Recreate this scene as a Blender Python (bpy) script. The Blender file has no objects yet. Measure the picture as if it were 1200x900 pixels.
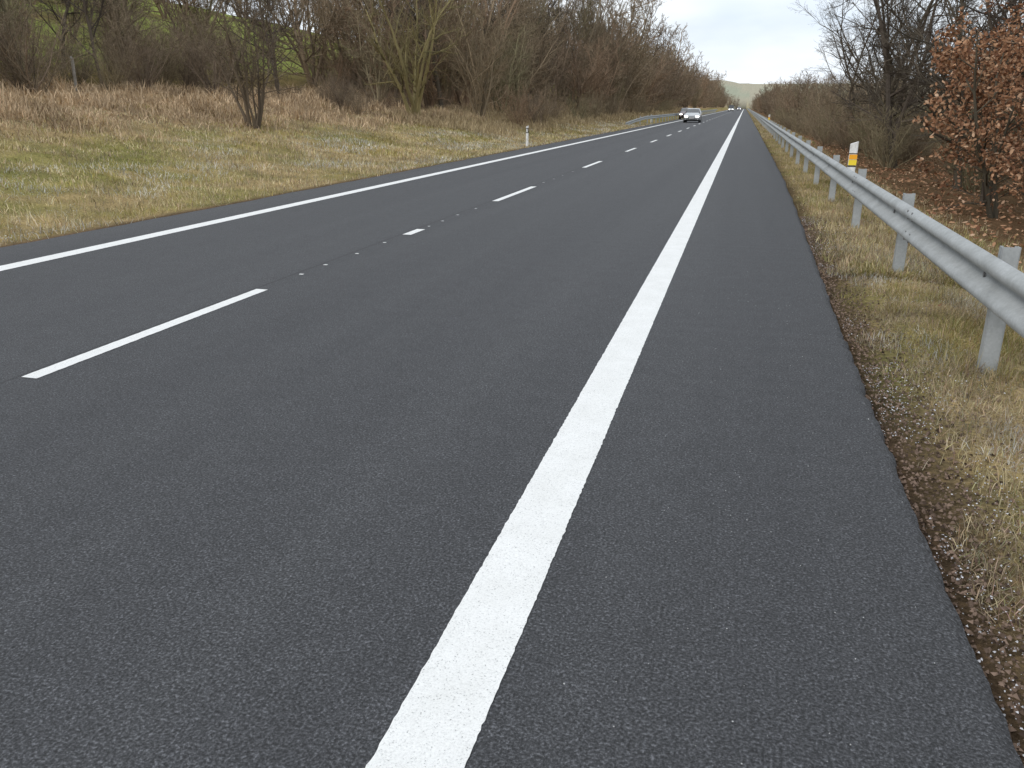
import bpy, math, random
import numpy as np
from mathutils import Vector, Matrix
random.seed(7); RNG=np.random.default_rng(11)
scene=bpy.context.scene
COL=scene.collection
# ------------------------------------------------------------ helpers
def sstep(a,b,x):
    t=np.clip((np.asarray(x,float)-a)/(b-a),0,1); return t*t*(3-2*t)
_tab=np.random.default_rng(3).random((256,256))
def vn(x,y):
    x=np.asarray(x,float); y=np.asarray(y,float)
    xi=np.floor(x).astype(int); yi=np.floor(y).astype(int); fx=x-xi; fy=y-yi
    fx=fx*fx*(3-2*fx); fy=fy*fy*(3-2*fy)
    a=_tab[xi%256,yi%256]; b=_tab[(xi+1)%256,yi%256]; c=_tab[xi%256,(yi+1)%256]; d=_tab[(xi+1)%256,(yi+1)%256]
    return (a*(1-fx)+b*fx)*(1-fy)+(c*(1-fx)+d*fx)*fy
def fbm(x,y): return (vn(x,y)+.5*vn(x*2.1+7,y*2.1+3)+.25*vn(x*4.3+1,y*4.3+9))/1.75
def xr(Y):   # right asphalt edge
    return .86+.2*sstep(3,22,Y)
LD=np.array([0,1.0,3,6,9,13,18,25,36,50,100,200,500,3000.])
LZ=np.array([-.03,-.10,.10,.62,1.15,1.75,2.45,3.4,5.2,7.8,15.5,25,27,27.])
RD=np.array([0,.6,1.1,2.0,3.5,6,12,30,200,3000.])
RZ=np.array([-.03,-.02,-.05,-.2,-.42,-.65,-.9,-1.0,-1,-1.])
def zt(X,Y):
    X=np.asarray(X,float); Y=np.asarray(Y,float)
    k=1+.45*sstep(30,90,Y)
    dl=(-8.75-X); zl=np.interp(dl*k,LD,LZ)*(1-.62*sstep(90,350,Y)*sstep(14,45,dl))
    zr=np.interp(X-.9,RD,RZ)
    z=np.where(dl>0,zl,np.where(X>.9,zr,-.06))
    off=np.clip(np.maximum(dl-1,X-2.2),0,6)/6
    z=z+off*(.4*(fbm(X*.25,Y*.25)-.5)+.28*(fbm(X*1.1,Y*1.1)-.5))
    z=z+33*sstep(650,1300,Y)
    return z
def mesh_from_np(name,V,F,mats=None,k=3,col=None,smooth=False):
    me=bpy.data.meshes.new(name)
    n=len(V); m=len(F)
    me.vertices.add(n); me.vertices.foreach_set('co',np.asarray(V,np.float32).ravel())
    me.loops.add(m*k); me.loops.foreach_set('vertex_index',np.asarray(F,np.int32).ravel())
    me.polygons.add(m); me.polygons.foreach_set('loop_start',np.arange(0,m*k,k,dtype=np.int32))
    me.polygons.foreach_set('loop_total',np.full(m,k,np.int32))
    if smooth: me.polygons.foreach_set('use_smooth',np.ones(m,bool))
    me.update(calc_edges=True)
    if col is not None:
        a=me.color_attributes.new('Col','FLOAT_COLOR','POINT')
        c=np.ones((n,4),np.float32); c[:,:3]=col; a.data.foreach_set('color',c.ravel())
    for mt in (mats or []): me.materials.append(mt)
    return me
def add(name,me,parent=None,loc=(0,0,0),rot=(0,0,0),sc=(1,1,1)):
    o=bpy.data.objects.new(name,me); COL.objects.link(o)
    o.location=loc; o.rotation_euler=rot; o.scale=sc
    if parent: o.parent=parent
    return o
class B:
    def __init__(s): s.v=[]; s.f=[]; s.m=[]
    def box(s,x0,x1,y0,y1,z0,z1,m=0):
        b=len(s.v)
        s.v+=[(x0,y0,z0),(x1,y0,z0),(x1,y1,z0),(x0,y1,z0),(x0,y0,z1),(x1,y0,z1),(x1,y1,z1),(x0,y1,z1)]
        for q in ((0,3,2,1),(4,5,6,7),(0,1,5,4),(1,2,6,5),(2,3,7,6),(3,0,4,7)):
            s.f.append(tuple(b+i for i in q)); s.m.append(m)
    def cyl(s,c,ax,r,h,n=16,m=0,r2=None):
        ax=Vector(ax).normalized(); u=ax.orthogonal().normalized(); w=ax.cross(u); c=Vector(c); r2=r if r2 is None else r2
        b=len(s.v)
        for i in range(n):
            a=2*math.pi*i/n; dd=u*math.cos(a)+w*math.sin(a)
            s.v.append(tuple(c+dd*r)); s.v.append(tuple(c+dd*r2+ax*h))
        for i in range(n):
            j=(i+1)%n; s.f.append((b+2*i,b+2*j,b+2*j+1,b+2*i+1)); s.m.append(m)
        s.f.append(tuple(b+2*i for i in range(n))[::-1]); s.m.append(m)
        s.f.append(tuple(b+2*i+1 for i in range(n))); s.m.append(m)
    def mesh(s,name,mats,smooth=False):
        me=bpy.data.meshes.new(name); me.from_pydata([tuple(v) for v in s.v],[],s.f)
        for mt in mats: me.materials.append(mt)
        me.polygons.foreach_set('material_index',s.m)
        if smooth: me.polygons.foreach_set('use_smooth',[True]*len(s.f))
        me.update(); return me
# ------------------------------------------------------------ materials
def newmat(name,base=(.5,.5,.5),rough=.8,metal=0,spec=.5):
    m=bpy.data.materials.new(name); m.use_nodes=True
    p=m.node_tree.nodes['Principled BSDF']
    p.inputs['Base Color'].default_value=(*base,1); p.inputs['Roughness'].default_value=rough
    p.inputs['Metallic'].default_value=metal; p.inputs['Specular IOR Level'].default_value=spec
    return m,m.node_tree,p
def diffmat(name):
    m=bpy.data.materials.new(name); m.use_nodes=True; nt=m.node_tree
    nt.nodes.remove(nt.nodes['Principled BSDF']); d=nt.nodes.new('ShaderNodeBsdfDiffuse')
    out=[n for n in nt.nodes if n.type=='OUTPUT_MATERIAL'][0]; nt.links.new(d.outputs[0],out.inputs[0])
    return m,nt,d
def nd(nt,t,**kw):
    n=nt.nodes.new(t)
    for k,v in kw.items():
        if k in n.inputs: n.inputs[k].default_value=v
        else: setattr(n,k,v)
    return n
def ramp(nt,src,stops):
    r=nt.nodes.new('ShaderNodeValToRGB'); nt.links.new(src,r.inputs[0])
    e=r.color_ramp.elements
    while len(e)<len(stops): e.new(.5)
    for i,(p,c) in enumerate(stops):
        e[i].position=p; e[i].color=(*c,1) if len(c)==3 else c
    return r.outputs[0]
def mix(nt,a,b,f,mode='MIX'):
    n=nt.nodes.new('ShaderNodeMix'); n.data_type='RGBA'; n.blend_type=mode
    for s,v in ((0,f),(6,a),(7,b)):
        if hasattr(v,'is_linked'): nt.links.new(v,n.inputs[s])
        elif s==0: n.inputs[0].default_value=v
        else: n.inputs[s].default_value=(*v,1)
    return n.outputs[2]
def noise(nt,vec,scale,detail=3,rough=.55):
    n=nd(nt,'ShaderNodeTexNoise',Scale=scale,Detail=detail,Roughness=rough); nt.links.new(vec,n.inputs['Vector']); return n.outputs['Fac']
def bump(nt,h,p,strength=.5,dist=.005):
    b=nd(nt,'ShaderNodeBump',Strength=strength,Distance=dist); nt.links.new(h,b.inputs['Height']); nt.links.new(b.outputs[0],p.inputs['Normal'])
def objc(nt): return nt.nodes.new('ShaderNodeTexCoord').outputs['Object']

# asphalt
M_ASPH,nt,p=newmat('asphalt_mat',rough=.72,spec=.42)
oc=objc(nt)
g=noise(nt,oc,105,2,.7)
vor=nd(nt,'ShaderNodeTexVoronoi',Scale=115.0); nt.links.new(oc,vor.inputs['Vector'])
c1=ramp(nt,g,[(.30,(.014,.014,.0155)),(.5,(.046,.047,.051)),(.67,(.116,.118,.127))])
stone=ramp(nt,vor.outputs['Color'],[(.0,(.55,.55,.55)),(.55,(.97,.97,.97)),(.97,(1.85,1.85,1.87))])
c2=mix(nt,c1,stone,.8,'MULTIPLY')
big=noise(nt,oc,5,3,.6)
mp=nd(nt,'ShaderNodeMapping'); mp.inputs['Scale'].default_value=(1.6,.03,1); nt.links.new(oc,mp.inputs['Vector'])
stk=noise(nt,mp.outputs[0],1.0,2,.5)
c3=mix(nt,c2,ramp(nt,big,[(.3,(.92,.92,.92)),(.7,(1.06,1.06,1.06))]),1,'MULTIPLY')
c4=mix(nt,c3,ramp(nt,stk,[(.3,(.9,.9,.91)),(.7,(1.1,1.1,1.09))]),1,'MULTIPLY')
sx=nd(nt,'ShaderNodeSeparateXYZ'); nt.links.new(oc,sx.inputs[0])
a1=nd(nt,'ShaderNodeMath',operation='ADD'); a1.inputs[1].default_value=4.38; nt.links.new(sx.outputs[0],a1.inputs[0])
a2=nd(nt,'ShaderNodeMath',operation='ABSOLUTE'); nt.links.new(a1.outputs[0],a2.inputs[0])
j=ramp(nt,a2.outputs[0],[(.006,(.6,.6,.6)),(.022,(1,1,1))])
c5=mix(nt,c4,j,1,'MULTIPLY')
nt.links.new(c5,p.inputs['Base Color'])
bump(nt,g,p,.9,.006)
# paint
M_PAINT,nt,p=newmat('road_paint_mat',rough=.6)
oc=objc(nt); n1=noise(nt,oc,150,2,.75); n2=noise(nt,oc,5,3,.6)
c=ramp(nt,n1,[(.27,(.22,.22,.22)),(.37,(.76,.76,.75)),(.6,(.88,.88,.87))])
c=mix(nt,c,ramp(nt,n2,[(.3,(.92,.92,.91)),(.7,(1,1,1))]),1,'MULTIPLY')
nt.links.new(c,p.inputs['Base Color']); bump(nt,n1,p,.6,.004)
# terrain
M_GRND,nt,p=diffmat('ground_mat')
oc=objc(nt); at=nd(nt,'ShaderNodeAttribute',attribute_name='Col')
n1=noise(nt,oc,28,4,.7); n2=noise(nt,oc,1.3,4,.65)
c=mix(nt,at.outputs['Color'],ramp(nt,n1,[(.3,(.45,.42,.38)),(.5,(.95,.95,.95)),(.7,(1.6,1.5,1.35))]),1,'MULTIPLY')
c=mix(nt,c,ramp(nt,n2,[(.3,(.7,.72,.65)),(.7,(1.3,1.22,1.1))]),1,'MULTIPLY')
nt.links.new(c,p.inputs['Color']); bump(nt,n1,p,.8,.04)
def colmat(name):
    m,nt,p=diffmat(name)
    at=nd(nt,'ShaderNodeAttribute',attribute_name='Col'); nt.links.new(at.outputs['Color'],p.inputs['Color']); return m
M_BLADE=colmat('grass_blade_mat'); M_STONE=colmat('stone_mat')
def barkmat(name,a,b,c_):
    m,nt,p=diffmat(name)
    oi=nt.nodes.new('ShaderNodeObjectInfo'); r=ramp(nt,oi.outputs['Random'],[(0,a),(.5,b),(1,c_)])
    gm=nt.nodes.new('ShaderNodeNewGeometry')
    r2=ramp(nt,gm.outputs['Random Per Island'],[(0,(.55,.55,.55)),(1,(1.4,1.36,1.3))])
    c=mix(nt,r,r2,1,'MULTIPLY')
    nt.links.new(c,p.inputs['Color']); return m
M_BARK=barkmat('bark_mat',(.18,.15,.11),(.28,.22,.155),(.22,.20,.125))
M_BARKR=barkmat('reddish_twig_mat',(.28,.20,.14),(.17,.135,.105),(.30,.235,.165))
M_BARKY=barkmat('lichen_bark_mat',(.22,.19,.10),(.22,.19,.10),(.22,.19,.10))
M_BARKD=barkmat('dark_bark_mat',(.10,.083,.07),(.12,.10,.08),(.10,.09,.07))
M_BARKS=barkmat('grey_bark_mat',(.15,.12,.09),(.15,.12,.09),(.15,.12,.09))
M_LEAF,nt,p=diffmat('dry_leaf_mat')
gm=nt.nodes.new('ShaderNodeNewGeometry')
nt.links.new(ramp(nt,gm.outputs['Random Per Island'],[(0,(.16,.08,.05)),(.4,(.34,.18,.105)),(.8,(.46,.27,.16)),(1,(.56,.39,.27))]),p.inputs['Color'])
M_STEEL,nt,p=newmat('galvanised_steel_mat',rough=.6,metal=.15)
oc=objc(nt); vo=nd(nt,'ShaderNodeTexVoronoi',Scale=70.0); nt.links.new(oc,vo.inputs['Vector']); n1=noise(nt,oc,3,4,.7)
c=mix(nt,ramp(nt,vo.outputs['Color'],[(0,(.37,.39,.40)),(1,(.44,.46,.47))]),ramp(nt,n1,[(.3,(.80,.80,.79)),(.65,(1.06,1.06,1.06))]),1,'MULTIPLY')
nt.links.new(c,p.inputs['Base Color']); nt.links.new(ramp(nt,n1,[(.3,(.65,)*3),(.7,(.5,)*3)]),p.inputs['Roughness'])
M_BOLT=newmat('bolt_mat',(.22,.22,.22),.6,.6)[0]
def dirty(name,base,rough=.5):
    m,nt,p=newmat(name,base,rough)
    n=noise(nt,objc(nt),9,5,.7); c=mix(nt,base,ramp(nt,n,[(.35,(.72,.70,.66)),(.6,(1,1,1))]),1,'MULTIPLY'); nt.links.new(c,p.inputs['Base Color']); return m
M_WPLAS=dirty('white_plastic_mat',(.85,.85,.85)); M_BLK=dirty('black_plastic_mat',(.03,.03,.03))
M_ORNG=newmat('orange_reflector_mat',(.95,.42,.02),.3)[0]; M_YEL=newmat('yellow_reflector_mat',(.95,.72,.05),.3)[0]
M_CONC=dirty('weathered_concrete_mat',(.28,.26,.23),.9)

# ------------------------------------------------------------ terrain
xs=np.concatenate([[-2500,-1500,-900,-600,-400,-280,-200,-150,-120,-100,-85,-72,-62,-54,-47,-41,-36,-32,-29],np.arange(-27,-8.8,.4),[-8.74,-8.6,-4,.7,.8,.9],np.arange(1.1,8,.25),np.arange(8,20,1),[22,26,32,40,50,65,85,110,150,220,320,500,900,1500,2500]])
ys=np.concatenate([[-300,-100,-40,-20],np.arange(-10,60,.5),np.arange(60,200,3),np.arange(200,700,12),[720,780,850,930,1020,1120,1250,1500,2000,3000,4500]])
GX,GY=np.meshgrid(xs,ys); Z=zt(GX,GY); Z=np.where((GX>-8.73)&(GX<.85),-.06+np.where(GY>650,Z+.06,0),Z)
def zonecol(X,Y):
    X=np.asarray(X,float);Y=np.asarray(Y,float); n=fbm(X*.35,Y*.35)[...,None]; n2=fbm(X*1.4+30,Y*1.4)[...,None]
    green=np.array([.23,.225,.09]); straw=np.array([.34,.27,.155]); dirt=np.array([.075,.055,.04]); dry=np.array([.34,.25,.16]); litter=np.array([.15,.10,.065]); field=np.array([.22,.26,.085])
    dl=(-8.75-X)[...,None]*(1+.45*sstep(30,90,Y))[...,None]; e=(X-.9)[...,None]
    t=sstep(.42,.72,n*.6+n2*.4+.07*np.exp(-((dl-6)/3.)**2))
    verge=straw*(1-t)+green*t
    L=verge*1.0
    w=sstep(.9,0.2,dl); L=L*(1-w)+(dirt*1.8)*w
    w=sstep(7,9.5,dl); L=L*(1-w)+dry*w
    w=sstep(15,19,dl); L=L*(1-w)+(litter*.8+field*.2)*w
    w=sstep(25,31,dl)*sstep(.3,.5,n); L=L*(1-w)+field*w
    t2=sstep(.46,.72,n*.4+n2*.6)
    R=straw*(1-t2)+green*t2
    w=sstep(.45,.05,e+.3*(n2-.5)); R=R*(1-w)+dirt*w
    w=sstep(1.8,3.2,e+1.2*(n2-.5)); R=R*(1-w)+litter*w
    w=sstep(60,90,e); R=R*(1-w)+field*w
    C=np.where(dl>0,L,R)
    far=sstep(600,900,Y)[...,None]; f2=np.where(fbm(X*.012,Y*.008)[...,None]>.5,np.array([.36,.39,.34]),np.array([.41,.40,.35]))  # far hill colours made paler: distance haze put into the ground colour
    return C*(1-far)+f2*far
C=zonecol(GX,GY)
nx=len(xs); ny=len(ys)
idx=np.arange(nx*ny).reshape(ny,nx)
F=np.stack([idx[:-1,:-1],idx[:-1,1:],idx[1:,1:],idx[1:,:-1]],-1).reshape(-1,4)
V=np.stack([GX,GY,Z],-1).reshape(-1,3)
me=mesh_from_np('ground',V,F,[M_GRND],4,C.reshape(-1,3),smooth=True); add('ground',me)

# ------------------------------------------------------------ road
ysr=np.concatenate([np.arange(-8,14,.04),np.arange(14,60,.3),np.arange(60,661,6)])
er=RNG.normal(0,1,len(ysr)); er=np.convolve(er,np.ones(3)/3,'same')*.011+ (fbm(ysr*1.2,ysr*0+2)-.5)*.035
el=(fbm(ysr*1.4,ysr*0+9)-.5)*.12
R=xr(ysr)+er; Lf=-8.75+el
cols=[(Lf-.05,-.1),(Lf,-.015),(Lf+.04,0),(R*0-4.3,0),(R-.05,.0),(R,-.018),(R+.03,-.1)]
V=np.stack([np.stack([c[0],ysr,np.full_like(ysr,c[1])],-1) for c in cols],1).reshape(-1,3)
idx=np.arange(len(ysr)*7).reshape(-1,7)
F=np.stack([idx[:-1,:-1],idx[:-1,1:],idx[1:,1:],idx[1:,:-1]],-1).reshape(-1,4)
add('road',mesh_from_np('road',V,F,[M_ASPH],4))
def strip(x,w,y0,y1,step=.03,jit=.0014):
    if y1-y0>60: yy=np.concatenate([np.arange(y0,16,.02),np.arange(16,60,.2),np.arange(60,y1,5.)])
    else: yy=np.arange(y0,y1+step*.5,step)
    jl=RNG.normal(0,jit,len(yy)); jr=RNG.normal(0,jit,len(yy))
    l=x-w/2+jl; r=x+w/2+jr
    V=np.stack([np.stack([l,yy,np.full_like(yy,.004)],-1),np.stack([r,yy,np.full_like(yy,.004)],-1)],1).reshape(-1,3)
    i=np.arange(len(yy)*2).reshape(-1,2)
    F=np.stack([i[:-1,0],i[:-1,1],i[1:,1],i[1:,0]],-1)
    return V,F
def joinVF(L):
    Vs=[];Fs=[];o=0
    for v,f in L: Vs.append(v);Fs.append(f+o);o+=len(v)
    return np.concatenate(Vs),np.concatenate(Fs)
V,F=strip(-.69,.25,-7,655); add('edge_line_marking',mesh_from_np('edge_line',V,F,[M_PAINT],4))
V,F=strip(-7.58,.25,-7,655); add('edge_line_marking',mesh_from_np('edge_line2',V,F,[M_PAINT],4))
D=[(-5.5,-2.5),(3.95,6.72),(10.32,10.86),(14.6,17.6)]+[(23.6+9.0*i,26.6+9.0*i) for i in range(66)]
L=[strip(-4.29,.125,a,b) for a,b in D]
for y in (7.45,8.0,8.75,9.6,11.15,11.75,12.5,13.4,18.6,19.6,20.7,22.):
    L.append(strip(-4.29+random.uniform(-.02,.02),.04,y,y+.045,.02,.004))
V,F=joinVF(L); add('centre_line_marking',mesh_from_np('centre_line',V,F,[M_PAINT],4))

# ------------------------------------------------------------ grass
def blades(x,y,h,w,col,lean=.6,bend=.5,zoff=0):
    n=len(x); z=zt(x,y)+zoff-.005
    a=RNG.uniform(0,2*math.pi,n); ld=RNG.uniform(0,2*math.pi,n); ln=np.abs(RNG.normal(0,lean,n))
    ln=np.clip(ln,0,1.35)
    wx=np.cos(a)*w/2; wy=np.sin(a)*w/2
    ln2=np.clip(ln+bend*RNG.random(n),0,1.6)
    mx=x+np.cos(ld)*np.sin(ln)*h*.55; my=y+np.sin(ld)*np.sin(ln)*h*.55; mz=z+np.cos(ln)*h*.55
    tx=mx+np.cos(ld)*np.sin(ln2)*h*.45; ty=my+np.sin(ld)*np.sin(ln2)*h*.45; tz=mz+np.cos(ln2)*h*.45
    V=np.stack([np.stack([x-wx,y-wy,z],-1),np.stack([x+wx,y+wy,z],-1),np.stack([mx+wx*.8,my+wy*.8,mz],-1),np.stack([mx-wx*.8,my-wy*.8,mz],-1),np.stack([tx,ty,tz],-1)],1).reshape(-1,3)
    b=np.arange(n)*5
    F=np.concatenate([np.stack([b,b+1,b+2],-1),np.stack([b,b+2,b+3],-1),np.stack([b+3,b+2,b+4],-1)])
    c=np.repeat(col,5,axis=0)
    return V,F,c
def gcol(x,y,gbias,straw=(.44,.36,.22),green=(.20,.21,.08)):
    n=fbm(x*.5,y*.5)*.5+fbm(x*2.1+9,y*2.1)*.5
    pg=sstep(.38,.64,n+gbias)
    isg=RNG.random(len(x))<pg*.8
    s=np.array(straw)*RNG.uniform(.45,1.35,(len(x),1)); s=s+RNG.normal(0,.02,s.shape)
    g=np.array(green)*RNG.uniform(.6,1.5,(len(x),1))
    g[:,0]+=RNG.uniform(0,.09,len(x))
    return np.clip(np.where(isg[:,None],g,s),.01,.9)
def put(name,parts,mat):
    Vs=[];Fs=[];Cs=[];o=0
    for v,f,c in parts: Vs.append(v);Fs.append(f+o);Cs.append(c);o+=len(v)
    return add(name,mesh_from_np(name,np.concatenate(Vs),np.concatenate(Fs),[mat],3,np.concatenate(Cs)))
parts=[]
def scat(n,x0,x1,y0,y1,py=1.0):
    return RNG.uniform(x0,x1,n), y0+(y1-y0)*RNG.random(n)**py
def frost(x,y,cc,lo=.5,hi=.62,amt=.45,s=.9):
    fr=(sstep(lo,hi,fbm(x*s+20,y*s*.7+4))*(RNG.random(len(x))<amt))[:,None]
    return cc*(1-fr)+np.array([.58,.57,.54])*fr*RNG.uniform(.7,1.1,(len(x),1))
x,y=scat(160000,.95,3.4,1.2,11,1.3); e=x-xr(y)
dens=sstep(.05,.55,e+.8*(fbm(x*2.2,y*2.2)-.5))*sstep(.28,.50,fbm(x*3+4,y*3)+.12)
k=RNG.random(len(x))<dens; x=x[k];y=y[k]
cc=frost(x,y,gcol(x,y,-.08,(.42,.34,.22)),amt=.3,s=1.6)*(.5+.9*fbm(x*2.6,y*2.6+5))[:,None]
parts.append(blades(x,y,RNG.uniform(.02,.10,len(x)),RNG.uniform(.002,.0045,len(x)),cc,1.1,.9))
x,y=scat(80000,1.0,5,9,60,1.9); e=x-xr(y); k=(RNG.random(len(x))<sstep(.0,.4,e+.3*(fbm(x*2,y*2)-.5))*sstep(4.6,2.2,x)); x=x[k];y=y[k]
parts.append(blades(x,y,RNG.uniform(.05,.14,len(x)),RNG.uniform(.005,.012,len(x)),gcol(x,y,-.07)*(.6+.8*fbm(x*1.6,y*1.6+5))[:,None],.9,.6))
x,y=scat(24000,1.1,4,50,260,1.5)
parts.append(blades(x,y,RNG.uniform(.08,.2,len(x)),RNG.uniform(.02,.04,len(x)),gcol(x,y,-.07),.7,.5))
for i in range(90):
    cx=random.uniform(1.35,2.6); cy=1.5+random.random()**1.5*40; n=140
    x=cx+RNG.normal(0,.08,n); y=cy+RNG.normal(0,.08,n)
    parts.append(blades(x,y,RNG.uniform(.05,.18,n),RNG.uniform(.002,.005,n),gcol(x,y,-.08 if i%4 else .2),.7,.9))
# left verge
x=-8.85-RNG.random(230000)*12; y=2+RNG.random(len(x))**1.35*90
d=-8.75-x; k=RNG.random(len(x))<sstep(.0,1.0,d+.6*(fbm(x*1.5,y*1.5)-.5))*(.35+.65*sstep(.3,.5,fbm(x*.9,y*.9))); x=x[k];y=y[k]; d=d[k]
dist=np.hypot(x,y)
cc=gcol(x,y,-.10+.09*np.exp(-((d-5)/2.2)**2),(.51,.42,.26),(.28,.275,.10))
fr=(sstep(.45,.65,fbm(x*.8+20,y*.5))*sstep(7.5,4,d)*(RNG.random(len(x))<.38))[:,None]
cc=cc*(1-fr)+np.array([.64,.62,.56])*fr*RNG.uniform(.7,1.1,(len(x),1))
cc=cc*(.45+1.1*fbm(x*1.7+3,y*1.7+8))[:,None]
parts.append(blades(x,y,RNG.uniform(.05,.15,len(x))*(.6+.9*fbm(x*.8,y*.8+40)),.0006*dist*RNG.uniform(.6,1.4,len(x)),cc,.7,.6))
put('verge_grass',parts,M_BLADE)
# tall dry grass
parts=[]
x=-14.5-RNG.random(135000)*12; y=5+RNG.random(len(x))**1.2*75
kk=1+.45*sstep(30,90,y); d=(-8.75-x)*kk
k=RNG.random(len(x))<sstep(6.3,9.5,d+4*(fbm(x*.4,y*.4)-.5))*(.15+.85*sstep(.35,.55,fbm(x*.8+5,y*.8))); x=x[k];y=y[k]
c=np.array([.56,.42,.275])*RNG.uniform(.5,1.2,(len(x),1))*(.3+1.3*fbm(x*1.1,y*1.1))[:,None]
parts.append(blades(x,y,RNG.uniform(.25,.75,len(x))*(.12+1.5*fbm(x*.9+3,y*.9)**1.4),.0007*np.hypot(x,y)*RNG.uniform(.6,1.4,len(x)),c,.8,1.2))
x=-10.8-RNG.random(80000)*7; y=40+RNG.random(len(x))**1.2*170
d=(-8.75-x); k=RNG.random(len(x))<sstep(2.2,4.5,d+2*(fbm(x*.4,y*.4)-.5)); x=x[k];y=y[k]
c=np.array([.46,.36,.22])*RNG.uniform(.45,1.25,(len(x),1))
parts.append(blades(x,y,RNG.uniform(.2,.6,len(x)),.0005*np.hypot(x,y)*RNG.uniform(.6,1.4,len(x)),c,.6,.9))
put('tall_dry_grass',parts,M_BLADE)

def chips(x,y,s,col,flat=.5):
    n=len(x); z=zt(x,y)
    V=[]
    a=RNG.uniform(0,6.28,n)
    for q in range(3):
        r=s*RNG.uniform(.6,1.2,n); V.append(np.stack([x+np.cos(a+q*2.1)*r,y+np.sin(a+q*2.1)*r,z+.002+RNG.random(n)*s*.3],-1))
    V.append(np.stack([x+RNG.normal(0,.2,n)*s,y+RNG.normal(0,.2,n)*s,z+s*flat*RNG.uniform(.7,1.5,n)+.003],-1))
    V=np.stack(V,1).reshape(-1,3); b=np.arange(n)*4
    F=np.concatenate([np.stack([b,b+1,b+3],-1),np.stack([b+1,b+2,b+3],-1),np.stack([b+2,b,b+3],-1)])
    return V,F,np.repeat(col,4,axis=0)
parts=[]
x,y=scat(48000,.85,1.9,1.2,14,1.5); e=x-xr(y); k=(e>.01)&(RNG.random(len(x))<np.exp(-e/.22)*1.0); x=x[k];y=y[k]
parts.append(chips(x,y,RNG.uniform(.003,.015,len(x)),np.array([.12,.085,.065])*RNG.uniform(.3,2.2,(len(x),1)),.8))
x,y=scat(34000,.88,3.0,1.2,14,1.4); e=x-xr(y); k=(e>.02)&(RNG.random(len(x))<(.3+np.exp(-e/.3))*sstep(.38,.6,fbm(x*2,y*1.3))*.9); x=x[k];y=y[k]
v,f,c=chips(x,y,.0015+.006*RNG.random(len(x))**2,np.array([.74,.73,.76])*RNG.uniform(.45,1.1,(len(x),1)),.7); v[:,2]+=.014; parts.append((v,f,c))
x=-9.3-RNG.random(30000)*6; y=4+RNG.random(len(x))**1.3*38; k=RNG.random(len(x))<sstep(.48,.68,fbm(x*.8+20,y*.5))*.6; x=x[k];y=y[k]
v,f,c=chips(x,y,RNG.uniform(.004,.012,len(x)),np.array([.6,.6,.58])*RNG.uniform(.6,1.1,(len(x),1)),.7); v[:,2]+=.04; parts.append((v,f,c))
x=RNG.uniform(-.4,.84,300); y=RNG.uniform(1.3,9,300); v,f,c=chips(x,y,RNG.uniform(.0015,.004,300),np.array([.4,.4,.4])*RNG.uniform(.5,1.6,(300,1)),.7); v[:,2]+=.061; parts.append((v,f,c))
put('gravel',parts,M_STONE)
def leafmesh(P,S,flatten=1.0):
    n=len(P); S=np.asarray(S)[:,None]
    u=RNG.normal(size=(n,3)); u[:,2]*=(1-flatten*.75); u/=np.linalg.norm(u,axis=1)[:,None]
    w=RNG.normal(size=(n,3)); w[:,2]*=(1-flatten*.75); w-= (w*u).sum(1)[:,None]*u; w/=np.linalg.norm(w,axis=1)[:,None]
    nn=np.cross(u,w)
    pts=[P-u*S*.5,P-u*S*.15+w*S*.28+nn*S*.08,P+u*S*.25+w*S*.24+nn*S*.05,P+u*S*.55,P+u*S*.2-w*S*.26+nn*S*.06,P-u*S*.2-w*S*.24+nn*S*.1]
    V=np.stack(pts,1).reshape(-1,3); b=np.arange(n)*6
    F=np.concatenate([np.stack([b,b+1,b+2],-1),np.stack([b,b+2,b+3],-1),np.stack([b,b+3,b+4],-1),np.stack([b,b+4,b+5],-1)])
    return V,F
x=1.6+RNG.random(26000)**.8*16; y=4+RNG.random(len(x))**1.3*60; k=RNG.random(len(x))<sstep(1.9,4.6,x)*1.0+.01; x=x[k];y=y[k]
P=np.stack([x,y,zt(x,y)+RNG.uniform(.01,.08,len(x))],-1); V,F=leafmesh(P,RNG.uniform(.04,.11,len(x)),1)
add('fallen_leaves',mesh_from_np('fallen_leaves',V,F,[M_LEAF],3))

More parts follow.
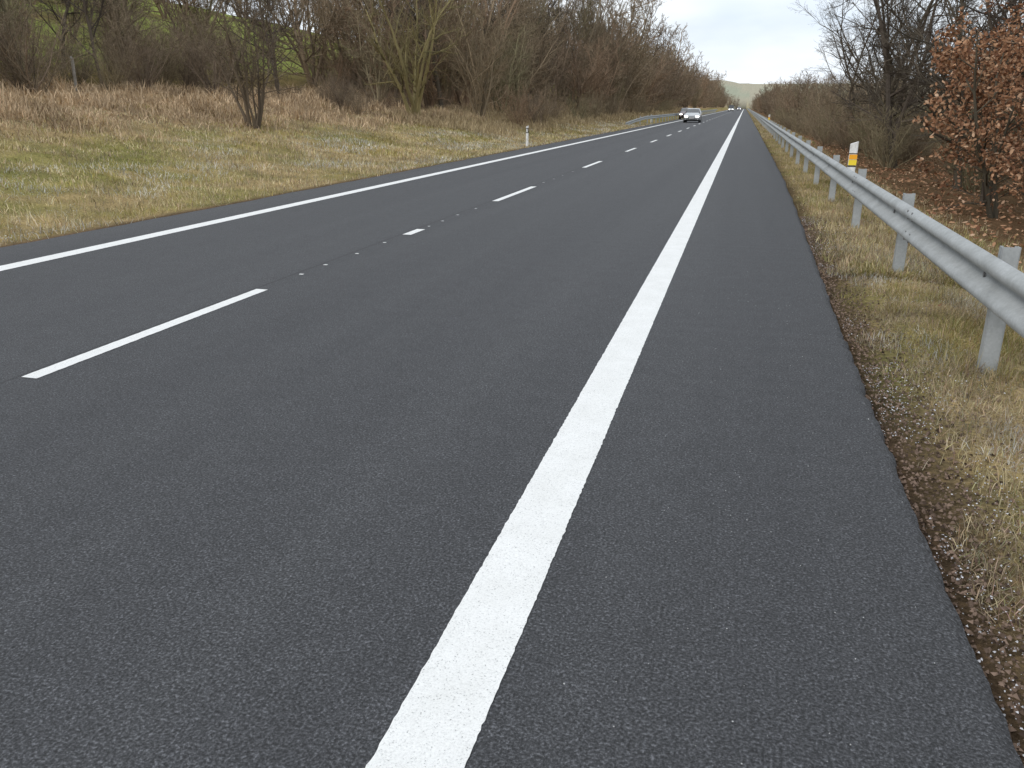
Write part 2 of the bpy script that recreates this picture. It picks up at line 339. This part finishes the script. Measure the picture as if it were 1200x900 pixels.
# ------------------------------------------------------------ trees
def gen_tree(name,seed,H,stems,spread,counts,ratios,r0,mats,twig=.006,leaves=0,trunk_bare=.2,updraft=.12,lsize=.09,wob=.16,segs=(7,5,4,3,3),ang0=(30,65)):
    rnd=random.Random(seed); V=[];Fa=[];LP=[]
    def tube(pts,rad,k):
        b=len(V)
        for i,pnt in enumerate(pts):
            t=(pts[min(i+1,len(pts)-1)]-pts[max(i-1,0)])
            u=t.orthogonal().normalized()
            if k==2:
                V.append(pnt-u*rad[i]); V.append(pnt+u*rad[i])
            else:
                w=t.cross(u).normalized()
                for q in range(k):
                    a=2*math.pi*q/k; V.append(pnt+(u*math.cos(a)+w*math.sin(a))*rad[i])
        for i in range(len(pts)-1):
            if k==2: Fa.append((b+2*i,b+2*i+1,b+2*i+3,b+2*i+2))
            else:
                for q in range(k):
                    q2=(q+1)%k; Fa.append((b+k*i+q,b+k*i+q2,b+k*(i+1)+q2,b+k*(i+1)+q))
    nl=len(counts)
    def grow(p,d,L,r,lvl):
        nseg=segs[min(lvl,4)]
        last=lvl==nl
        if last: nseg=2
        pts=[p.copy()]; dirs=[d.copy()]; 
        for i in range(nseg):
            w_=wob*(1+.3*lvl)
            d=(d+Vector((rnd.gauss(0,w_),rnd.gauss(0,w_),rnd.gauss(0,w_)+updraft*(.5 if lvl==0 else 1)))).normalized()
            p=p+d*(L/nseg); pts.append(p.copy()); dirs.append(d.copy())
        end=.25 if lvl<nl else .4
        rad=[max(r*(1-(1-end)*i/nseg),twig*.5) for i in range(nseg+1)]
        k=(7,5,3,2,2)[min(lvl,4)]
        if last: k=2
        if lvl==0: rad[0]*=1.35
        tube(pts,rad,k)
        if leaves and lvl>=nl-1:
            for i in range(1,nseg+1):
                if rnd.random()<leaves:
                    for _ in range(rnd.randint(1,4)): LP.append(pts[i]+Vector((rnd.gauss(0,.08),rnd.gauss(0,.08),rnd.gauss(0,.08))))
        if last: return
        n=counts[lvl]; n=max(1,int(n*rnd.uniform(.8,1.2)))
        t0=trunk_bare if lvl==0 else .12
        for c in range(n):
            t=t0+(1-t0)*((c+rnd.random())/n)
            f=t*nseg; i=min(int(f),nseg-1); q=pts[i].lerp(pts[i+1],f-i); dd=dirs[i+1]
            ang=math.radians(rnd.uniform(26,58) if lvl>0 else rnd.uniform(*ang0))
            o=dd.orthogonal().normalized(); o.rotate(Matrix.Rotation(rnd.uniform(0,6.283),3,dd)); 
            nd_=(dd*math.cos(ang)+o*math.sin(ang)).normalized()
            ll=L*ratios[lvl]*(1.1-.6*t)*rnd.uniform(.65,1.25)
            rr=max(min(rad[i]*.6, r*ratios[lvl]),twig*.5)
            grow(q,nd_,ll,rr,lvl+1)
    for s in range(stems):
        a=rnd.uniform(0,6.283) if stems>1 else 0; tl=math.radians(spread*rnd.uniform(.25,1)) if stems>1 else rnd.uniform(0,.06)
        d=Vector((math.cos(a)*math.sin(tl),math.sin(a)*math.sin(tl),math.cos(tl)))
        o=Vector((math.cos(a),math.sin(a),0))*(.25*min(1,H/6) if stems>1 else 0)*rnd.random()
        grow(o+Vector((0,0,-.15)),d,H*rnd.uniform(.7,1.0)*.92,r0*rnd.uniform(.6,1.1),0)
    me=bpy.data.meshes.new(name); nF=len(Fa); mi=[0]*nF
    if LP:
        P=np.array([tuple(q) for q in LP]); lv,lf=leafmesh(P,RNG.uniform(.6,1.3,len(P))*lsize,.1)
        b=len(V); V=[tuple(q) for q in V]+[tuple(q) for q in lv]; Fa=Fa+[tuple(int(b+i) for i in q) for q in lf]; mi+= [1]*len(lf)
    me.from_pydata([tuple(q) for q in V],[],Fa)
    for m in mats: me.materials.append(m)
    me.polygons.foreach_set('material_index',mi); me.update(); return me
T=[];TF=[]
for i in range(4): T.append(gen_tree('thicket_tree%d'%i,20+i,8.5,6,30,(11,10,7),(.42,.42,.45),.09,[M_BARK if i%2 else M_BARKR],twig=.010,trunk_bare=.12))
for i in range(3): TF.append(gen_tree('far_tree%d'%i,30+i,8.5,5,30,(10,8,5),(.42,.42,.45),.10,[M_BARK if i%2 else M_BARKR],twig=.026,trunk_bare=.05,segs=(4,3,2,2,2)))
TB=[]
for i in range(3): TB.append(gen_tree('tall_tree%d'%i,40+i,11,1,0,(22,12,8,4),(.42,.45,.45,.5),.12,[M_BARKD],twig=.007,trunk_bare=.16,wob=.085,updraft=.07,segs=(9,6,4,3,2)))
TW=[]
for i in range(3): TW.append(gen_tree('wide_tree%d'%i,50+i,11.5,2,9,(16,10,7,4),(.50,.45,.45,.5),.12,[M_BARKD],twig=.009,trunk_bare=.13,wob=.10,updraft=.06,segs=(9,7,4,3,2),ang0=(48,78)))
SH=[]
for i in range(3): SH.append(gen_tree('shrub%d'%i,60+i,3.4,20,46,(7,6,3),(.40,.42,.5),.025,[(M_BARKR,M_BARK,M_BARK)[i]],twig=.008,trunk_bare=.1,segs=(5,4,3,2,2)))
SM=gen_tree('small_tree',81,5.4,9,32,(9,10,6),(.38,.42,.45),.06,[M_BARKS],twig=.010,trunk_bare=.22)
OAK=[gen_tree('oak%d'%i,90+i,6.5,3,18,(13,8,4),(.40,.45,.45),.07,[M_BARKD,M_LEAF],twig=.008,leaves=.5,trunk_bare=.1,updraft=.05,lsize=.12) for i in range(2)]
IVY=gen_tree('ivy_tree',77,8.6,6,22,(11,9,6),(.40,.42,.42),.11,[M_BARKY],twig=.008)
def place(name,me,X,Y,s=1,parent=None,rz=None,sz=None):
    rz=random.uniform(0,6.28) if rz is None else rz
    return add(name,me,parent,(X,Y,float(zt(X,Y))-.05),(random.gauss(0,.03),random.gauss(0,.03),rz),(s,s,(sz or s)))
place('small_bare_tree',SM,-17,27,1,rz=.4)
place('bare_tree',IVY,-17.2,43,1.05)
for X,Y,s,v in [(-27,20,1.0,0),(-30,27,1.1,1),(-26.5,31,.9,2),(-33,36,1.1,0),(-25.5,43.5,1.0,1),(-22,52,1.0,2),(-20.5,60,.95,1),(-31,19,1,2),(-24,41,.8,0)]:
    place('tall_bare_tree',TB[v],X,Y,s)
for X,Y,s,v in [(-22.5,50,1.15,0),(-21,47,.9,1),(-19.5,55,1.15,2),(-32,39,1.1,3),(-29,16,1,0),(-32,22,1.2,2),(-36,27,1.2,0),(-31,31,1.1,3),(-29,36,.9,1),(-25,57,1.3,3),(-38,35,1.3,1),(-36,17,1.2,3),(-34,13,1,1),(-27,24,.75,3)]:
    place('bare_tree',T[v],X,Y,s)
sb=add('shrub_thicket',None)
for i in range(88):
    Y=random.uniform(12,60); X=-24.5-random.random()**1.3*14
    if (26<Y<29 and X>-30) or abs(X/Y+.575)<.045: continue
    place('shrub',random.choice(SH),X,Y,random.uniform(.6,1.25),sb)
for i in range(14):
    X,Y=random.uniform(-22,-18),random.uniform(38,52)
    if abs(X/Y+.575)<.04: continue
    place('shrub',random.choice(SH),X,Y,random.uniform(.4,.8),sb)
row=add('tree_row',None)
Y=50
while Y<640:
    near=Y<110; st=3.6 if near else (5.2 if Y<220 else 9)
    S=T if near else TF
    hs=1.12+.38*float(sstep(60,110,Y))
    place('tree',random.choice(S),-15.6+random.uniform(-1.6,1.2),Y+random.uniform(-1,1),random.uniform(.6,1.0)*hs,row)
    place('tree',random.choice(S),-19.3+random.uniform(-1.5,1.5),Y+random.uniform(-2,2),random.uniform(1.0,1.42)*hs,row)
    if near and random.random()<.55: place('tall_tree',random.choice(TB),-18.5+random.uniform(-2,2),Y+random.uniform(-2,2),random.uniform(1.0,1.3),row)
    if Y<160: place('shrub',random.choice(SH),-13.4+random.uniform(-1,.6),Y+random.uniform(-1,1),random.uniform(.5,1),row)
    if near: place('tree',random.choice(TF),-26+random.uniform(-2,2),Y+random.uniform(-2,2),random.uniform(1.3,1.6),row)
    Y+=st
hill=add('hillside_trees',None)
for i in range(64):
    X=-42-random.random()**1.3*60; Y=random.uniform(20,140)
    if X>-56 and abs(X/Y+.575)<.05: continue
    place('tree',random.choice(TF),X,Y,random.uniform(.9,1.3),hill)
# right side
for X,Y,s,v,r in [(5.6,33.5,.95,0,0),(5.9,38,1.0,1,1),(6.6,44,1.0,0,3),(7.6,31,1.05,1,4),(8.5,37,1.1,2,5),(6.2,52,.95,1,.4)]:
    place('spreading_bare_tree',TW[v],X,Y,s,rz=r)
for X,Y,s,v in [(9.0,26,1.1,2),(11,35,1.1,0),(11,22,1.0,1),(8.0,47,.9,0),(8.2,27,1,1),(12.5,28,1.1,0),(5.9,25.5,.85,1)]:
    place('tall_bare_tree',TB[v],X,Y,s)
for X,Y,s,v,r in [(5.1,18.6,.72,0,0),(5.7,21.5,.85,1,2),(5.0,15.6,.66,0,3),(7.6,20,1.1,1,4.5),(7.0,17,.9,0,1.2)]:
    place('oak_tree',OAK[v],X,Y,s,rz=r)
rt=add('roadside_thicket',None)
for i in range(50):
    place('shrub',random.choice(SH),5.2+random.random()**1.3*9,23+random.random()*50,random.uniform(.5,.95),rt)
for i in range(24):
    place('shrub',random.choice(SH),8.5+random.random()*10,15+random.random()*26,random.uniform(.7,1.3),rt)
for X,Y,s in [(13,30,.9),(15,38,.9),(12,45,.8),(17,26,1),(14,52,.8),(19,33,1),(16,21,1)]: place('tree',random.choice(T),X,Y,s,rt)
row2=add('tree_row',None)
Y=50
while Y<640:
    near=Y<90; st=3.8 if near else (5.5 if Y<220 else 9)
    S=T if near else TF
    g=min(1.3,.72+.5*(Y-44)/150)
    place('tree',random.choice(S),6.6+random.uniform(-.7,1.2),Y,random.uniform(.5,.85)*g,row2)
    place('tree',random.choice(S),10.5+random.uniform(-1.5,2),Y+random.uniform(-2,2),random.uniform(.65,1.0)*g,row2)
    if Y<150: place('shrub',random.choice(SH),4.6+random.uniform(-.5,.5),Y+random.uniform(-1,1),random.uniform(.4,.8),row2)
    Y+=st
far=add('distant_trees',None)
for i in range(90):
    X=random.uniform(-200,240); Y=random.uniform(655,700) if abs(X)<60 else random.uniform(560,720)
    if -12<X<4: Y=random.uniform(665,700)
    place('tree',random.choice(TF),X,Y,random.uniform(1.0,1.5),far)
for i in range(70):
    t=random.random(); X=-150+420*t; Y=1090+40*math.sin(t*9)+random.uniform(-8,8)
    if fbm(X*.01,3.3)>.5: place('tree',random.choice(TF),X,Y,random.uniform(.9,1.4),far)

# ------------------------------------------------------------ guardrails
prof=[(.028,.155),(.034,.152),(.060,.135),(.080,.112),(.083,.095),(.080,.078),(.060,.055),(.022,.032),(.004,.016),(0,0)]
prof=prof+[(d,-z) for d,z in prof[:-1][::-1]]
def guardrail(name,xc,side,y0,y1,zc,posts,curve=None,fade=False):
    root=add(name,None); b=B()
    y=y0; i=0
    while y<y1:
        ln=4.0 if y<200 else 12.0
        yA,yB=y-.16,y+ln+.16; off=.0035*(i%2)
        bs=len(b.v); cx=lambda yy:(curve(yy) if curve else 0); cz=lambda yy:(-.55*max(0,(y0+6-yy)/6) if fade else 0)
        n=len(prof)
        for th in (0,.004):
            for yy in (yA,yB):
                for d,z in prof: b.v.append((xc+cx(yy)+side*(d+off+(th)),yy,zc+z*(1+th*2)+max(cz(yy),-.5)))
        for k in range(n-1):
            b.f.append((bs+k,bs+k+1,bs+n+k+1,bs+n+k)); b.m.append(0)
            b.f.append((bs+2*n+k,bs+3*n+k,bs+3*n+k+1,bs+2*n+k+1)); b.m.append(0)
        for a in (0,n-1):
            b.f.append((bs+a,bs+n+a,bs+3*n+a,bs+2*n+a)); b.m.append(0)
        for a in (0,n):
            for k in range(n-1): b.f.append((bs+a+k,bs+2*n+a+k,bs+2*n+a+k+1,bs+a+k+1)); b.m.append(0)
        y+=ln; i+=1
    me=b.mesh('w_beam',[M_STEEL]); me.polygons.foreach_set('use_smooth',[True]*len(me.polygons))
    add('beam',me,root)
    b=B(); bb=B()
    for py in posts:
        ox=(curve(py) if curve else 0); oz=max((-.55*max(0,(y0+6-py)/6) if fade else 0),-.5)
        X0=xc-side*.055+ox; X1=xc-side*.155+ox; xa,xb=min(X0,X1),max(X0,X1); zg=float(zt((xa+xb)/2,py))-.15; zt_=zc+.185+oz
        b.box(xa,xb,py-.003,py+.003,zg,zt_)
        b.box(xa-.004,xa+.001,py-.003,py+.058,zg,zt_)
        b.box(xb-.001,xb+.004,py-.003,py+.058,zg,zt_)
        b.box(xa+.001,xa+.018,py+.053,py+.058,zg,zt_)
        b.box(xb-.018,xb-.001,py+.053,py+.058,zg,zt_)
        s0=xc+ox-side*.002; s1=xc+ox-side*.052; a,c=min(s0,s1),max(s0,s1)
        b.box(a,c,py-.03,py-.024,zc-.09+oz,zc+.09+oz); b.box(a,c,py+.08,py+.086,zc-.09+oz,zc+.09+oz); 
        b.box(min(s1,s1-side*.004)-.0,max(s1,s1-side*.002),py-.04,py+.1,zc-.1+oz,zc+.1+oz)
        if py<90:
            bb.cyl((xc+ox+side*.007,py+.03,zc+oz),(side,0,0),.017,.012,8)
            bb.cyl((xc+ox+side*.007,py+.03,zc+oz),(side,0,0),.028,.004,10)
    y=y0
    while y<min(y1,90):
        for dy in (-.1,.1):
            for dz in (.062,-.062,.125,-.125):
                d=.066 if abs(dz)<.1 else .074
                oo=(curve(y) if curve else 0)
                bb.cyl((xc+oo+side*(d+.004),y+dy,zc+dz),(side,0,.2 if dz>0 else -.2),.011,.008,8)
        y+=4
    add('posts',b.mesh('posts',[M_STEEL]),root)
    if bb.v: add('bolts',bb.mesh('bolts',[M_BOLT]),root)
    return root
pY=[-4.6,-1.2,2.2,5.78]; y=9.25
while y<620: pY.append(y); y+=3.6 if y<200 else 7.2
guardrail('guardrail',1.60,-1,-7.9,620,.622,pY)
pl=[]; y=80
while y<300: pl.append(y); y+=4
guardrail('guardrail',-9.35,1,78,300,.60,pl,curve=lambda yy:-1.1*max(0,(92-yy)/14)**2,fade=True)

# ------------------------------------------------------------ delineators
def delineator(X,Y,h,base,orange):
    z0=float(zt(X,Y)) if base is None else base
    b=B(); w,dp=.06,.045; n=12
    def ring(z0_,z1_,m,grow=0,slant=0):
        bs=len(b.v)
        for z in (0,1):
            for i in range(n):
                a=2*math.pi*i/n; x=math.copysign(abs(math.cos(a))**.6,math.cos(a))*(w+grow); yy=math.copysign(abs(math.sin(a))**.8,math.sin(a))*(dp+grow)
                zz=(z0_ if z==0 else z1_+slant*(x/(w)))
                b.v.append((X+x,Y+yy,zz))
        for i in range(n):
            jj=(i+1)%n; b.f.append((bs+i,bs+jj,bs+n+jj,bs+n+i)); b.m.append(m)
        b.f.append(tuple(bs+i for i in range(n))[::-1]); b.m.append(m); b.f.append(tuple(bs+n+i for i in range(n))); b.m.append(m)
    ring(z0-.1 if base is None else z0,z0+h,0,0,.02)
    if orange:
        ring(z0+h-.36,z0+h-.34,1,.002); ring(z0+h-.17,z0+h-.155,1,.002)
        b.box(X-.058,X+.058,Y-dp-.008,Y-dp+.002,z0+h-.245,z0+h-.175,2)
        b.box(X-.058,X+.058,Y-dp-.008,Y-dp+.002,z0+h-.335,z0+h-.255,3)
    else:
        ring(z0+h-.30,z0+h-.08,1,.002)
        b.box(X-.03,X+.03,Y-dp-.01,Y-dp+.002,z0+h-.27,z0+h-.12,2)
    o=add('delineator_post',b.mesh('delineator',[M_WPLAS,M_BLK,M_ORNG if orange else M_WPLAS,M_YEL]))
    return o
delineator(1.69,14.05,.60,.52,True)
delineator(-9.4,37.2,.9,None,False)
delineator(1.69,62,.6,.52,True); delineator(-9.9,95,.85,None,False)
for X,Y in [(-25.3,21.0),(-24.6,27.3)]:
    b=B(); z=float(zt(X,Y)); b.cyl((X,Y,z-.2),(.03,0,1),.055,1.4,8); b.cyl((X,Y,z+1.2),(.03,0,1),.055,.05,8,r2=.03)
    add('fence_post',b.mesh('fence_post',[M_CONC]))

# ------------------------------------------------------------ cars
M_GLASS=newmat('car_glass_mat',(.02,.025,.03),.08)[0]; M_TYRE=newmat('tyre_mat',(.02,.02,.02),.9)[0]
M_RIM=newmat('rim_mat',(.5,.5,.52),.35,.8)[0]; M_TRIM=newmat('car_trim_mat',(.025,.025,.025),.5)[0]
M_LAMP,nt,p=newmat('headlamp_mat',(.9,.9,.9),.1); p.inputs['Emission Color'].default_value=(1,.97,.9,1); p.inputs['Emission Strength'].default_value=6
def car(name,X,Y,paint,L=4.3,W=1.76,H=1.46,rz=0,lamps=True,van=False):
    root=add(name,None,None,(X,Y,.0),(0,0,rz))
    b=B(); h=W/2
    S=[(-.50,.34,.60,.60,.70,.76,.72,.60),(-.485,.24,.70,.70,.84,.90,.86,.70),(-.44,.20,.78,.80,.94,.98,.93,.76),(-.33,.19,.88,.92,.97,1,.96,.78),
       (-.20,.19,.95,1.0,.98,1,.97,.80),(-.05,.19,.96,H-.06,.98,1,.97,.74),(.05,.19,.97,H,.98,1,.97,.76),(.20,.19,.98,H,.98,1,.97,.76),
       (.33,.20,.98,H-.06,.97,1,.96,.72),(.44,.22,.96,1.04,.95,.99,.94,.80),(.48,.26,.92,.94,.90,.95,.90,.78),(.50,.36,.80,.80,.80,.86,.82,.70)]
    if van: S=[(a,b_,c_,(dd if dd<1.01 and a<0 else H*1.0) if a<.45 else H*.97,e,f,g_,max(hh,.84)) for a,b_,c_,dd,e,f,g_,hh in S]
    for (yy,zs,zb,zr,ws,wm,wb,wr) in S:
        zm=(zs+zb)*.5
        r=[(ws*.9,zs-.02),(ws,zs+.06),(wm,zm),(wb,zb),(wb*.985,zb+.015),(wr,zr-.035 if zr>zb+.1 else zb+.02),(wr*.85,zr if zr>zb+.1 else zr+.02)]
        ring=[(x*h,yy*L,z) for x,z in r]; top=(0,yy*L,(zr+.02))
        ring=ring+[top]+[(-x,y_,z) for x,y_,z in ring[::-1]]
        b.v+=ring
    n=15
    for s in range(len(S)-1):
        for k in range(n-1):
            kk=min(k,n-2-k); m=0
            if kk==4 and 3<=s<=8: m=1
            if s in(4,8) and kk>=5: m=1
            if kk==0: m=2
            b.f.append((s*n+k,s*n+k+1,(s+1)*n+k+1,(s+1)*n+k)); b.m.append(m)
        b.f.append((s*n,(s+1)*n,(s+1)*n+n-1,s*n+n-1)); b.m.append(2)
    b.f.append(tuple(range(n))[::-1]); b.m.append(0); e=(len(S)-1)*n; b.f.append(tuple(e+i for i in range(n))); b.m.append(0)
    me=b.mesh('body',[paint,M_GLASS,M_TRIM],True); add('body',me,root)
    d=B(); yF=-.5*L
    d.box(-.42,.42,yF-.012,yF+.05,.36,.46,0); d.box(-.34,.34,yF-.02,yF+.05,.56,.64,0)
    d.box(-.26,.26,yF-.03,yF-.015,.44,.54,1)
    for s in(-1,1):
        d.box(min(s*.42,s*.76),max(s*.42,s*.76),yF-.005,yF+.14,.58,.71,2 if lamps else 1)
        d.box(min(s*.5,s*.66),max(s*.5,s*.66),yF-.0,yF+.1,.33,.40,1)
        d.box(min(s*(h+.0),s*(h+.17)),max(s*(h+.0),s*(h+.17)),-.19*L,-.19*L+.09,.93,1.06,3)
        d.box(min(s*.6,s*.8),max(s*.6,s*.8),.5*L-.1,.5*L+.0,.7,.86,4)
    add('details',d.mesh('details',[M_TRIM,M_WPLAS,M_LAMP,paint,M_ORNG]),root)
    w=B()
    for s in(-1,1):
        for yy in(-.31*L,.29*L):
            x0=s*(h-.19); w.cyl((x0,yy,.315),(s,0,0),.315,.2,24,0); w.cyl((x0+s*.19,yy,.315),(s,0,0),.2,.018,16,1)
    add('wheels',w.mesh('wheels',[M_TYRE,M_RIM]),root)
    return root
def paintm(n,c,m=.3):
    mt,_,p=newmat(n,c,.28,m); p.inputs['Coat Weight'].default_value=.6; return mt
car('silver_car',-5.45,96,paintm('silver_paint',(.50,.51,.52),.5))
car('dark_car',-7.9,122,paintm('dark_paint',(.09,.03,.03)),rz=.03)
car('white_van',-4.9,330,paintm('white_paint',(.75,.75,.75),0),L=5,W=1.95,H=2.2,van=True)
car('blue_car',-2.6,420,paintm('blue_paint',(.1,.12,.2)))

# ------------------------------------------------------------ sky + sun + camera
EL,AZ=38,215
w=bpy.data.worlds.new('World'); scene.world=w; w.use_nodes=True; nt=w.node_tree
bg=nt.nodes['Background']; bg.inputs['Strength'].default_value=.1
sky=nt.nodes.new('ShaderNodeTexSky'); sky.sky_type='NISHITA'; sky.sun_disc=False
sky.sun_elevation=math.radians(EL); sky.sun_rotation=math.radians(AZ); sky.air_density=1.2; sky.dust_density=2
tc=nt.nodes.new('ShaderNodeTexCoord'); mp=nt.nodes.new('ShaderNodeMapping'); mp.inputs['Scale'].default_value=(1,1,3.2); nt.links.new(tc.outputs['Generated'],mp.inputs['Vector'])
n1=noise(nt,mp.outputs[0],3.1,5,.6)
n2=noise(nt,mp.outputs[0],2.4,4,.5)
cl=ramp(nt,n2,[(.3,(7.8,9.0,10.4)),(.5,(10.2,10.8,11.4)),(.65,(11.6,11.8,12.0))])
cov=ramp(nt,n1,[(.30,(.8,.8,.8)),(.48,(1,1,1))])
c=mix(nt,sky.outputs[0],cl,cov); nt.links.new(c,bg.inputs['Color'])
sl=bpy.data.lights.new('sun','SUN'); sl.energy=.9; sl.angle=math.radians(18); sl.color=(1,.96,.9)
so=bpy.data.objects.new('sun',sl); COL.objects.link(so)
az=math.radians(AZ); el=math.radians(EL); dv=Vector((math.sin(az)*math.cos(el),math.cos(az)*math.cos(el),math.sin(el)))
so.rotation_euler=dv.to_track_quat('Z','Y').to_euler(); so.location=dv*50
cam=bpy.data.cameras.new('camera'); co=bpy.data.objects.new('camera',cam); COL.objects.link(co); scene.camera=co
cam.sensor_width=36; cam.lens=28.5; cam.clip_end=9000; cam.clip_start=.05
co.location=(0,0,1.65); co.rotation_euler=(math.radians(90-18.89),0,math.radians(15.21))
scene.view_settings.view_transform='Standard'; scene.view_settings.look='None'; scene.view_settings.exposure=0
